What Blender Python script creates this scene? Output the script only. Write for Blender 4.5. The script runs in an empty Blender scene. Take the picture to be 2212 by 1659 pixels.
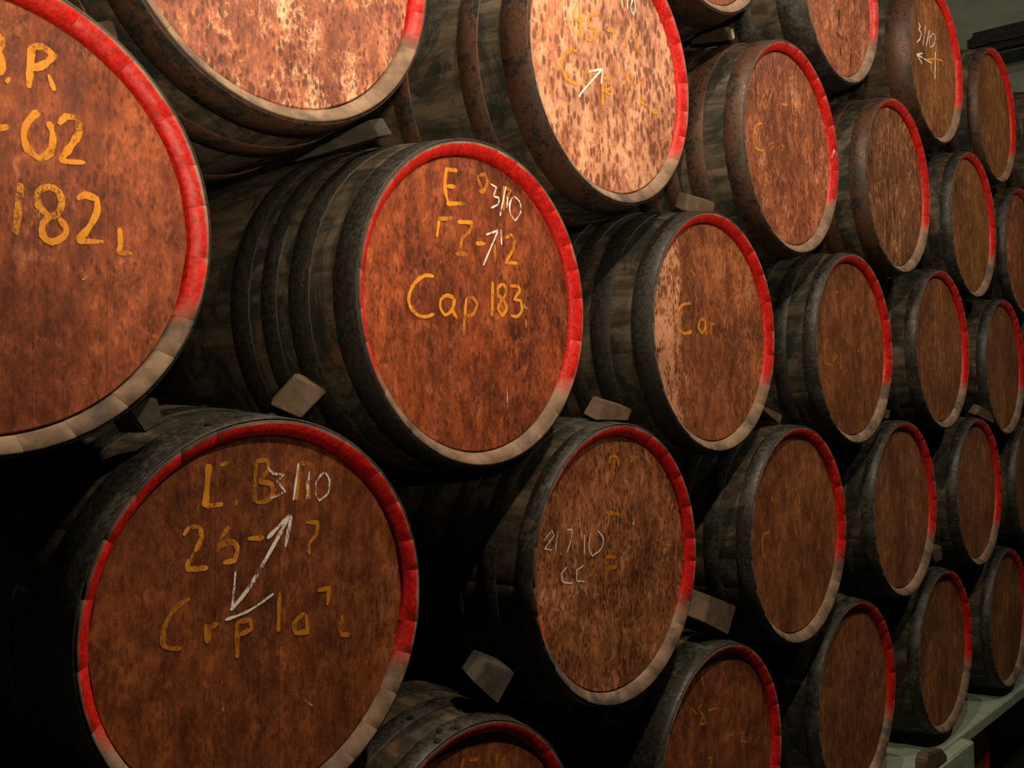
import bpy, bmesh, math, random
from mathutils import Vector, Matrix, noise
C = bpy.context.scene.collection
sc = bpy.context.scene
PI = math.pi
OFF = 1.03            # height of the stack's zero level above the floor

# ---------------------------------------------------------------- camera
cam_d = bpy.data.cameras.new('camera'); cam = bpy.data.objects.new('camera', cam_d); C.objects.link(cam)
cam_d.sensor_width = 36.0; cam_d.lens = 2096.64/2212*36; cam_d.clip_start = .05; cam_d.clip_end = 60
F_ = Vector((0.74586429, 0.66521369, 0.03431045)); R_ = Vector((0.66569698, -0.74621275, -0.00375016)); U_ = Vector((-0.02310824, -0.02563747, 0.99940419))
cam.matrix_world = Matrix(((R_.x, U_.x, -F_.x, 0), (R_.y, U_.y, -F_.y, -1.48522), (R_.z, U_.z, -F_.z, 1.06123+OFF), (0, 0, 0, 1)))
sc.camera = cam
cam_d.dof.use_dof = False

# ---------------------------------------------------------------- world, lights, exposure
w = bpy.data.worlds.new('world'); sc.world = w; w.use_nodes = True
w.node_tree.nodes['Background'].inputs[0].default_value = (.55, 1.0, .75, 1)
w.node_tree.nodes['Background'].inputs[1].default_value = .006
def lamp(name, loc, power, col, size, tgt=None, kind='POINT', spot=None):
    d = bpy.data.lights.new(name, kind); d.energy = power; d.color = col
    if kind == 'AREA': d.size = size
    else: d.shadow_soft_size = size
    if spot: d.spot_size = math.radians(spot); d.spot_blend = .9
    o = bpy.data.objects.new(name, d); C.objects.link(o); o.location = (loc[0], loc[1], loc[2]+OFF)
    if tgt: o.rotation_euler = (Vector((tgt[0], tgt[1], tgt[2]+OFF))-o.location).to_track_quat('-Z', 'Y').to_euler()
    return o
lamp('camera_side_lamp', (.10, -1.5, 1.28), 150, (1.0, .79, .55), .03, (1.55, 0, 2.25), 'SPOT', 78)
lamp('overhead_lamp', (1.45, -1.3, 3.05), 155, (1.0, .79, .55), .04)
lamp('top_fill_lamp', (1.4, -.7, 4.1), 200, (1.0, .83, .62), .05)  # added fill to brighten the barrel tops, not a lamp of the cellar
lamp('far_fill_lamp', (4.3, -1.7, 3.5), 95, (1.0, .84, .63), .05)  # added fill that lifts the heads at the right end
sc.view_settings.view_transform = 'Standard'; sc.view_settings.look = 'None'
sc.view_settings.exposure = -0.07; sc.view_settings.gamma = 1.0; sc.view_settings.use_curve_mapping = False

# ---------------------------------------------------------------- helpers
def obj(name, bm, mat, parent=None, smooth=False):
    me = bpy.data.meshes.new(name); bm.normal_update(); bm.to_mesh(me); bm.free()
    o = bpy.data.objects.new(name, me); C.objects.link(o); me.materials.append(mat)
    if smooth: me.polygons.foreach_set('use_smooth', [True]*len(me.polygons))
    if parent: o.parent = parent
    return o
def tag(o, label, cat, group=None, kind=None):
    if label: o['label'] = label
    if cat: o['category'] = cat
    if group: o['group'] = group
    if kind: o['kind'] = kind
    return o
def empty(name, loc):
    o = bpy.data.objects.new(name, None); C.objects.link(o); o.location = loc; o.empty_display_size = .1
    return o

class N:   # small node-tree writer
    def __init__(s, name):
        s.m = bpy.data.materials.new(name); s.m.use_nodes = True; s.t = s.m.node_tree
        s.b = s.t.nodes['Principled BSDF']
        s.tc = s.t.nodes.new('ShaderNodeTexCoord'); s.oi = s.t.nodes.new('ShaderNodeObjectInfo')
    def n(s, typ, **k):
        x = s.t.nodes.new('ShaderNode'+typ)
        for a, v in k.items(): setattr(x, a, v)
        return x
    def l(s, a, b): s.t.links.new(a, b)
    def coord(s, scale=(1, 1, 1), rnd=True, off=(0, 0, 0)):
        mp = s.n('Mapping'); mp.inputs['Scale'].default_value = scale; s.l(s.tc.outputs['Object'], mp.inputs['Vector'])
        ad = s.n('VectorMath', operation='ADD'); s.l(mp.outputs[0], ad.inputs[0])
        if rnd:
            mu = s.n('VectorMath', operation='SCALE'); mu.inputs[0].default_value = (37+off[0], 19+off[1], 53+off[2]); s.l(s.oi.outputs['Random'], mu.inputs['Scale'])
            s.l(mu.outputs[0], ad.inputs[1])
        else: ad.inputs[1].default_value = off
        return ad.outputs[0]
    def noise(s, scale, detail=6, rough=.6, vec=(1, 1, 1), off=(0, 0, 0), dist=0):
        x = s.n('TexNoise'); x.inputs['Scale'].default_value = scale; x.inputs['Detail'].default_value = detail
        x.inputs['Roughness'].default_value = rough; x.inputs['Distortion'].default_value = dist
        s.l(s.coord(vec, off=off), x.inputs['Vector']); return x.outputs['Fac']
    def ramp(s, fac, a, b, lo=0., hi=1.):
        x = s.n('MapRange', interpolation_type='SMOOTHSTEP'); x.inputs['From Min'].default_value = a; x.inputs['From Max'].default_value = b
        x.inputs['To Min'].default_value = lo; x.inputs['To Max'].default_value = hi; s.l(fac, x.inputs['Value']); return x.outputs[0]
    def mix(s, fac, a, b, mode='MIX'):
        x = s.n('Mix', data_type='RGBA', blend_type=mode)
        for i, v in ((0, fac), (6, a), (7, b)):
            if isinstance(v, (int, float)): x.inputs[i].default_value = v
            elif isinstance(v, tuple): x.inputs[i].default_value = (*v, 1)
            else: s.l(v, x.inputs[i])
        return x.outputs[2]
    def math(s, op, a, b=0., c=None):
        x = s.n('Math', operation=op)
        for i, v in enumerate((a, b) if c is None else (a, b, c)):
            if isinstance(v, (int, float)): x.inputs[i].default_value = v
            else: s.l(v, x.inputs[i])
        return x.outputs[0]
    def attr(s, name, out='Fac'):
        x = s.n('Attribute'); x.attribute_type = 'GEOMETRY'; x.attribute_name = name; return x.outputs[out]
    def bump(s, h, strength=.5, dist=.002):
        x = s.n('Bump'); x.inputs['Strength'].default_value = strength; x.inputs['Distance'].default_value = dist
        s.l(h, x.inputs['Height']); s.l(x.outputs[0], s.b.inputs['Normal'])
    def out(s, col, rough=.8, metal=0., spec=.3):
        if isinstance(col, tuple): s.b.inputs['Base Color'].default_value = (*col, 1)
        else: s.l(col, s.b.inputs['Base Color'])
        if isinstance(rough, float): s.b.inputs['Roughness'].default_value = rough
        else: s.l(rough, s.b.inputs['Roughness'])
        s.b.inputs['Metallic'].default_value = metal; s.b.inputs['Specular IOR Level'].default_value = spec
        return s.m

def head_mat(name, base, pale, dark, pale_lo=.55, pale_hi=.7, speck=.6, left=None, rough=.62, size=.17, dots=62, streak=.36):
    """weathered vertical planks: grain, mottling, blotches of worn pale wood, dark specks, thin pale scratches"""
    n = N(name)
    grain = n.noise(9, 9, .7, (7, 1, .9), dist=.5)
    mott = n.noise(26, 8, .78, (1.35, 1, .8), off=(5, 2, 3), dist=.3)
    fine = n.noise(110, 5, .8, (1.5, 1, .7), off=(15, 12, 3))
    blot = n.noise(6, 9, .74, (1.5, 1, .8), off=(11, 4, 8), dist=.7)
    g2 = n.math('ADD', n.math('MULTIPLY', grain, streak), n.math('MULTIPLY', mott, 1-streak))
    col = n.mix(n.ramp(g2, .38, .60), dark, base)
    hi = tuple(min(1, c*k) for c, k in zip(base, (1.5, 1.6, 1.45)))
    col = n.mix(n.math('MULTIPLY', n.ramp(mott, .48, .66), .6), col, hi)
    col = n.mix(n.math('MULTIPLY', n.ramp(fine, .50, .66), .38), col, hi)
    col = n.mix(n.math('MULTIPLY', n.ramp(fine, .47, .33), .45), col, dark)
    pm = n.math('ADD', n.math('ADD', blot, n.math('MULTIPLY', n.math('SUBTRACT', mott, .5), .8)), n.math('MULTIPLY', n.math('SUBTRACT', fine, .5), .35))
    if left is not None:
        sx = n.n('SeparateXYZ'); n.l(n.tc.outputs['Object'], sx.inputs[0])
        pm = n.math('ADD', pm, n.ramp(n.math('ADD', sx.outputs[0], n.math('MULTIPLY', blot, .12)), left-.07, left+.07, .17, -.08))
    col = n.mix(n.ramp(pm, pale_lo, pale_hi, 0, .88), col, pale)
    vo = n.n('TexVoronoi', feature='F1'); vo.inputs['Scale'].default_value = dots; vo.inputs['Randomness'].default_value = 1
    wob = n.n('TexNoise'); wob.inputs['Scale'].default_value = 45; n.l(n.tc.outputs['Object'], wob.inputs['Vector'])
    wv = n.n('VectorMath', operation='SCALE'); n.l(wob.outputs['Color'], wv.inputs[0]); wv.inputs['Scale'].default_value = .012
    av = n.n('VectorMath', operation='ADD'); n.l(n.coord((1.5, 1, .7), off=(2, 9, 4)), av.inputs[0]); n.l(wv.outputs[0], av.inputs[1])
    n.l(av.outputs[0], vo.inputs['Vector'])
    s1 = n.math('ADD', vo.outputs['Distance'], n.math('MULTIPLY', n.math('SUBTRACT', .57, n.noise(7, 5, .7, off=(7, 7, 7))), 1.1))
    spk = n.ramp(s1, size, size+.22, 1, 0)
    col = n.mix(n.math('MULTIPLY', spk, speck), col, tuple(c*.55 for c in dark))
    big = n.ramp(n.noise(3.4, 8, .72, (2.0, 1, .7), off=(21, 3, 2), dist=.5), .52, .74, 0, .62)
    col = n.mix(big, col, tuple(c*.6 for c in dark))
    scr = n.ramp(n.noise(7, 9, .8, (14, 1, 1.3), off=(31, 8, 2)), .64, .72, 0, .5)
    col = n.mix(scr, col, pale)
    lv = n.noise(4.2, 5, .65, (1.2, 1, .9), off=(41, 6, 12), dist=.4)
    col = n.mix(1., col, n.mix(n.ramp(lv, .34, .66), (.66, .60, .56), (1.22, 1.2, 1.16)), 'MULTIPLY')
    scf = n.ramp(n.math('ADD', n.noise(8, 7, .75, (1.2, 1, .9), off=(51, 6, 2), dist=.6), n.math('MULTIPLY', n.math('SUBTRACT', fine, .5), .5)), .57, .72, 0, .5)
    col = n.mix(scf, col, tuple(c*.9 for c in pale))
    pv = n.attr('plank'); col = n.mix(1., col, n.mix(pv, (.88, .87, .86), (1.10, 1.10, 1.10)), 'MULTIPLY')
    n.bump(n.math('ADD', n.math('MULTIPLY', grain, .7), n.math('ADD', mott, n.math('MULTIPLY', fine, .5))), .5, .0016)
    return n.out(col, n.ramp(mott, .3, .7, rough-.14, rough+.16), spec=.32)

M = {}
M['head_rust'] = head_mat('orange_brown_oak', (.285, .062, .017), (.50, .17, .08), (.10, .022, .007), .60, .82, .75)
M['head_red'] = head_mat('red_brown_oak', (.31, .080, .030), (.54, .20, .10), (.14, .034, .013), .58, .78, .6)
M['head_pale'] = head_mat('pale_speckled_oak', (.58, .24, .135), (.82, .44, .28), (.33, .11, .055), .40, .60, .85, size=.34, dots=40, streak=.3)
M['head_mottled'] = head_mat('mottled_cream_oak', (.44, .155, .09), (.95, .60, .37), (.21, .066, .038), .52, .64, .8, streak=.2, size=.30)
M['head_brown'] = head_mat('brown_oak', (.27, .080, .026), (.40, .17, .08), (.12, .034, .012), .6, .84, .5)
M['head_mid'] = head_mat('reddish_streaked_oak', (.40, .125, .055), (.66, .30, .17), (.19, .052, .022), .54, .70, .8, size=.24)
M['head_half'] = head_mat('half_worn_oak', (.35, .115, .042), (.66, .33, .20), (.17, .048, .018), .58, .70, .85, left=-.1, size=.22)
M['head_olive'] = head_mat('olive_brown_oak', (.28, .11, .035), (.42, .21, .09), (.12, .045, .014), .55, .8, .5, streak=.7)
M['head_dull'] = head_mat('dull_brown_oak', (.27, .10, .038), (.40, .19, .085), (.13, .047, .018), .58, .84, .4)
M['head_stripe'] = head_mat('dark_streaked_oak', (.24, .095, .04), (.56, .25, .10), (.05, .022, .012), .52, .64, .5, streak=.9)

def chime_mat():
    n = N('barrel_rim_paint')
    sp = n.n('SeparateXYZ'); n.l(n.tc.outputs['Object'], sp.inputs[0])
    no = n.noise(16, 6, .65); fi = n.noise(120, 4, .7, off=(3, 3, 3))
    bare = n.mix(n.ramp(no, .3, .7), (.14, .088, .058), (.33, .222, .150))
    bare = n.mix(n.math('MULTIPLY', n.ramp(n.noise(7, 5, .6, off=(9, 1, 2)), .53, .64), .8), bare, (.06, .055, .05))
    bare = n.mix(n.attr('stave'), n.mix(1., bare, (.90, .90, .90), 'MULTIPLY'), bare)
    red = n.mix(n.ramp(fi, .35, .65), (.38, .009, .006), (.74, .018, .012))
    red = n.mix(n.attr('stave'), n.mix(1., red, (.95, .94, .94), 'MULTIPLY'), red)
    red = n.mix(n.ramp(n.noise(13, 6, .75, off=(17, 1, 6)), .64, .70, 0, .8), red, (.05, .02, .018))
    rr = n.math('SQRT', n.math('ADD', n.math('MULTIPLY', sp.outputs[0], sp.outputs[0]), n.math('MULTIPLY', sp.outputs[2], sp.outputs[2])))
    edge = n.ramp(n.math('ADD', rr, n.math('MULTIPLY', no, .012)), .3615, .3585, 0, 1)
    zz = n.math('ADD', sp.outputs[2], n.math('MULTIPLY', n.math('SUBTRACT', n.oi.outputs['Random'], .5), .09))
    m = n.ramp(n.math('ADD', zz, n.math('MULTIPLY', no, .10)), -.125, -.055)
    m = n.math('MULTIPLY', m, edge)
    m = n.math('MULTIPLY', m, n.ramp(n.math('ADD', no, n.math('MULTIPLY', fi, .5)), .50, .60, .05, 1))
    col = n.mix(m, bare, red)
    col = n.mix(n.ramp(rr, .3545, .3572, 0, .85), col, (.06, .042, .03))
    seam = n.attr('seam'); col = n.mix(n.math('MULTIPLY', seam, n.ramp(no, .38, .62, 0, .6)), col, (.03, .015, .01))
    n.bump(n.math('ADD', no, n.math('MULTIPLY', fi, .6)), .45, .0015)
    return n.out(col, n.ramp(m, 0, 1, .8, .45), spec=.35)
M['chime'] = chime_mat()

def body_mat():
    n = N('dark_weathered_staves')
    g = n.noise(8, 8, .7, (3, .6, 3), dist=.5); p = n.noise(5, 7, .7, (1, 1.6, 1), off=(4, 8, 1), dist=.8)
    col = n.mix(n.ramp(g, .35, .68), (.028, .026, .018), (.125, .094, .062))
    col = n.mix(n.ramp(p, .465, .585, 0, .9), col, (.013, .017, .015))
    col = n.mix(n.ramp(n.noise(11, 6, .7, (1, 1, 1), off=(1, 5, 9)), .58, .72, 0, .7), col, (.16, .062, .026))
    col = n.mix(n.attr('stave'), n.mix(1., col, (.90, .90, .90), 'MULTIPLY'), n.mix(1., col, (1.06, 1.06, 1.05), 'MULTIPLY'))
    col = n.mix(n.math('MULTIPLY', n.attr('seam'), n.ramp(p, .40, .58, .65, 0)), col, (.02, .018, .014))
    n.bump(n.math('ADD', g, n.math('MULTIPLY', p, .6)), .5, .002)
    return n.out(col, .78, spec=.25)
M['body'] = body_mat()
def hoop_mat(name, rust, lo):
    n = N(name)
    a = n.noise(14, 7, .68); b = n.noise(90, 5, .7, off=(6, 1, 3))
    col = n.mix(n.ramp(b, .3, .7), (.017, .016, .014), (.037, .032, .026))
    col = n.mix(n.ramp(n.math('ADD', a, n.math('MULTIPLY', n.math('SUBTRACT', b, .5), .4)), lo, lo+.16, 0, .85), col, rust)
    n.bump(n.math('ADD', a, b), .5, .0012)
    return n.out(col, n.ramp(b, .35, .65, .40, .68), metal=.25, spec=.5)
M['hoop'] = hoop_mat('dull_dark_iron', (.09, .055, .036), .58)
M['hoop_rust'] = hoop_mat('rusty_brown_iron', (.095, .040, .021), .38)
M['hoop_grey'] = hoop_mat('grey_dusty_iron', (.070, .069, .062), .47)
def paint_mat(name, col, col2, lo, hi, scale=70, rough=.6):
    """paint or chalk that has partly worn off"""
    n = N(name)
    a = n.noise(scale, 6, .82, (1.5, 1, .7)); b = n.noise(11, 4, .6, off=(8, 2, 6)); c = n.noise(scale*3.5, 4, .8, off=(1, 2, 16))
    m = n.ramp(n.math('ADD', n.math('ADD', a, n.math('MULTIPLY', n.math('SUBTRACT', c, .5), .5)), n.math('MULTIPLY', n.math('SUBTRACT', b, .5), .7)), lo, hi, 0, .93)
    tr = n.n('BsdfTransparent'); mx = n.n('MixShader'); n.l(m, mx.inputs[0]); n.l(tr.outputs[0], mx.inputs[1]); n.l(n.b.outputs[0], mx.inputs[2])
    n.l(mx.outputs[0], n.t.nodes['Material Output'].inputs['Surface'])
    return n.out(n.mix(a, col, col2), rough, spec=.3)
M['paint'] = paint_mat('ochre_lettering', (.70, .25, .010), (.88, .37, .03), .27, .52)
M['faint'] = paint_mat('worn_ochre_lettering', (.48, .165, .012), (.66, .26, .02), .30, .57)
M['chalk'] = paint_mat('white_chalk', (.85, .80, .74), (1., .97, .93), .36, .50, 120, .9)
M['chalkfaint'] = paint_mat('faint_white_chalk', (.66, .58, .50), (.85, .78, .70), .50, .62, 120, .9)
M['rimwhite'] = M['chalk']  # white tick on one rim, drawn in the chalk colour
M['dark'] = paint_mat('dark_crack', (.035, .014, .008), (.06, .025, .012), .40, .56, 50, .8)
def wood_mat(name, a, b, c=(.35, .12, .05), lo=.7):
    n = N(name); g = n.noise(12, 8, .7, (2, 1, 2)); f = n.noise(60, 5, .7, off=(2, 2, 2))
    col = n.mix(n.ramp(g, .3, .7), a, b); col = n.mix(n.ramp(f, .62, .74, 0, .7), col, c)
    n.bump(g, .5, .002); return n.out(col, .85, spec=.2)
M['chock'] = wood_mat('dusty_wood', (.075, .050, .033), (.145, .099, .067))
M['chock_dark'] = wood_mat('dark_dusty_shaded_wood', (.045, .042, .036), (.10, .085, .068))
M['beam'] = wood_mat('black_timber', (.008, .008, .007), (.022, .021, .018), (.10, .09, .08))
def wall_mat(name, a, b, sc_=2.5):
    n = N(name); g = n.noise(sc_, 8, .7, (1, 1, 2.2), dist=.5); f = n.noise(26, 6, .7, off=(3, 1, 2))
    col = n.mix(n.ramp(g, .3, .7), a, b); col = n.mix(n.ramp(f, .60, .72, 0, .35), col, tuple(x*.4 for x in a))
    n.bump(n.math('ADD', g, n.math('MULTIPLY', f, .4)), .5, .01); return n.out(col, .9, spec=.15)
M['wall'] = wall_mat('grey_green_limewash', (.14, .165, .14), (.22, .25, .21))
M['wall_dark'] = wall_mat('dark_cellar_wall', (.03, .033, .027), (.05, .052, .043))
M['plinth'] = wall_mat('green_grey_concrete', (.24, .31, .25), (.38, .45, .37), 6)
M['floor'] = wall_mat('dark_floor', (.012, .014, .010), (.024, .026, .02), 4)

# ---------------------------------------------------------------- barrel
L = 1.30
def ring_angles(rng, ns=25):
    ws = [rng.uniform(.7, 1.3) for _ in range(ns)]; t = sum(ws); a = rng.uniform(0, .2); out = []
    for w_ in ws:
        d = w_/t*2*PI; g = .0022
        out.append((a, d, g)); a += d
    return out
def lathe(rng, prof, staves, groove=.0025, rough=.0, face_groove=False, seam=True):
    """prof: list of (y, r, gdepth) ; a groove at each stave joint"""
    bm = bmesh.new(); st = bm.faces.layers.float.new('stave'); sm = bm.faces.layers.float.new('seam')
    cols = []
    for k, (a, d, g) in enumerate(staves):
        tone = rng.random()
        cols.append((a, 0, tone, 1)); 
        for f in (g/d, .34, .67, 1-g/d): cols.append((a+d*f, 1, tone, 0 if f < .99 else 1))
    V = []
    off = [rng.uniform(-1, 1) for _ in staves]
    for ci, (a, top, tone, s) in enumerate(cols):
        V.append([])
        for (y, r, gd, jit) in prof:
            o = off[ci//5]*jit
            rr = r - (0 if top else gd) + o*.6; yy = y + (0 if top else (gd if face_groove else 0)) + o
            V[-1].append(bm.verts.new((rr*math.cos(a), yy, rr*math.sin(a))))
    n = len(cols)
    for i in range(n):
        j = (i+1) % n
        for k in range(len(prof)-1):
            f = bm.faces.new((V[i][k], V[i][k+1], V[j][k+1], V[j][k]))
            f[st] = cols[i][2]; f[sm] = 1. if (cols[i][3] or not cols[j][1]) and seam else 0.
            f.smooth = True
    return bm
def brad(y, rb, rh=.36):
    t = (y-L/2)/(L/2); return rb-(rb-rh)*t*t
def dense(ps):
    out = list(ps)
    for a, b in zip(ps, ps[1:]):
        n = max(1, int(math.hypot(b[0]-a[0], b[1]-a[1])/.012))
        out += [(a[0]+(b[0]-a[0])*k/n, a[1]+(b[1]-a[1])*k/n) for k in range(1, n)]
    return out
def ribbon(bm, pts, w_, y, rng, flat_seed):
    P = [Vector((p[0], 0, p[1])) for p in pts]
    Q = []
    for i in range(len(P)-1):
        p0 = P[max(i-1, 0)]; p1 = P[i]; p2 = P[i+1]; p3 = P[min(i+2, len(P)-1)]
        n = max(2, int((p2-p1).length/.007))
        for k in range(n):
            t = k/n
            if (p1-p0).length > 0 and (p2-p1).angle(p1-p0, 0) > 1.2: p0 = p1
            if (p3-p2).length > 0 and (p3-p2).angle(p2-p1, 0) > 1.2: p3 = p2
            Q.append(.5*((2*p1)+(-p0+p2)*t+(2*p0-5*p1+4*p2-p3)*t*t+(-p0+3*p1-3*p2+p3)*t*t*t))
    Q.append(P[-1])
    # widen a stroke's two ends with round caps
    prev = None; L_ = []; R2 = []
    for i, p in enumerate(Q):
        d = (Q[min(i+1, len(Q)-1)]-Q[max(i-1, 0)])
        if d.length < 1e-6: d = Vector((0, 0, 1))
        d.normalize(); nn = Vector((d.z, 0, -d.x))
        ww = w_*(.62 if w_ < .0085 else .56)*(.82+.36*noise.noise(p*60+Vector((flat_seed, 0, 0))))
        if i in (0, len(Q)-1): ww *= .55
        yy = y-i*2.5e-6
        L_.append(bm.verts.new((p.x+nn.x*ww, yy, p.z+nn.z*ww))); R2.append(bm.verts.new((p.x-nn.x*ww, yy, p.z-nn.z*ww)))
    for i in range(len(Q)-1):
        try: bm.faces.new((L_[i], R2[i], R2[i+1], L_[i+1]))
        except ValueError: pass
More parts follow.
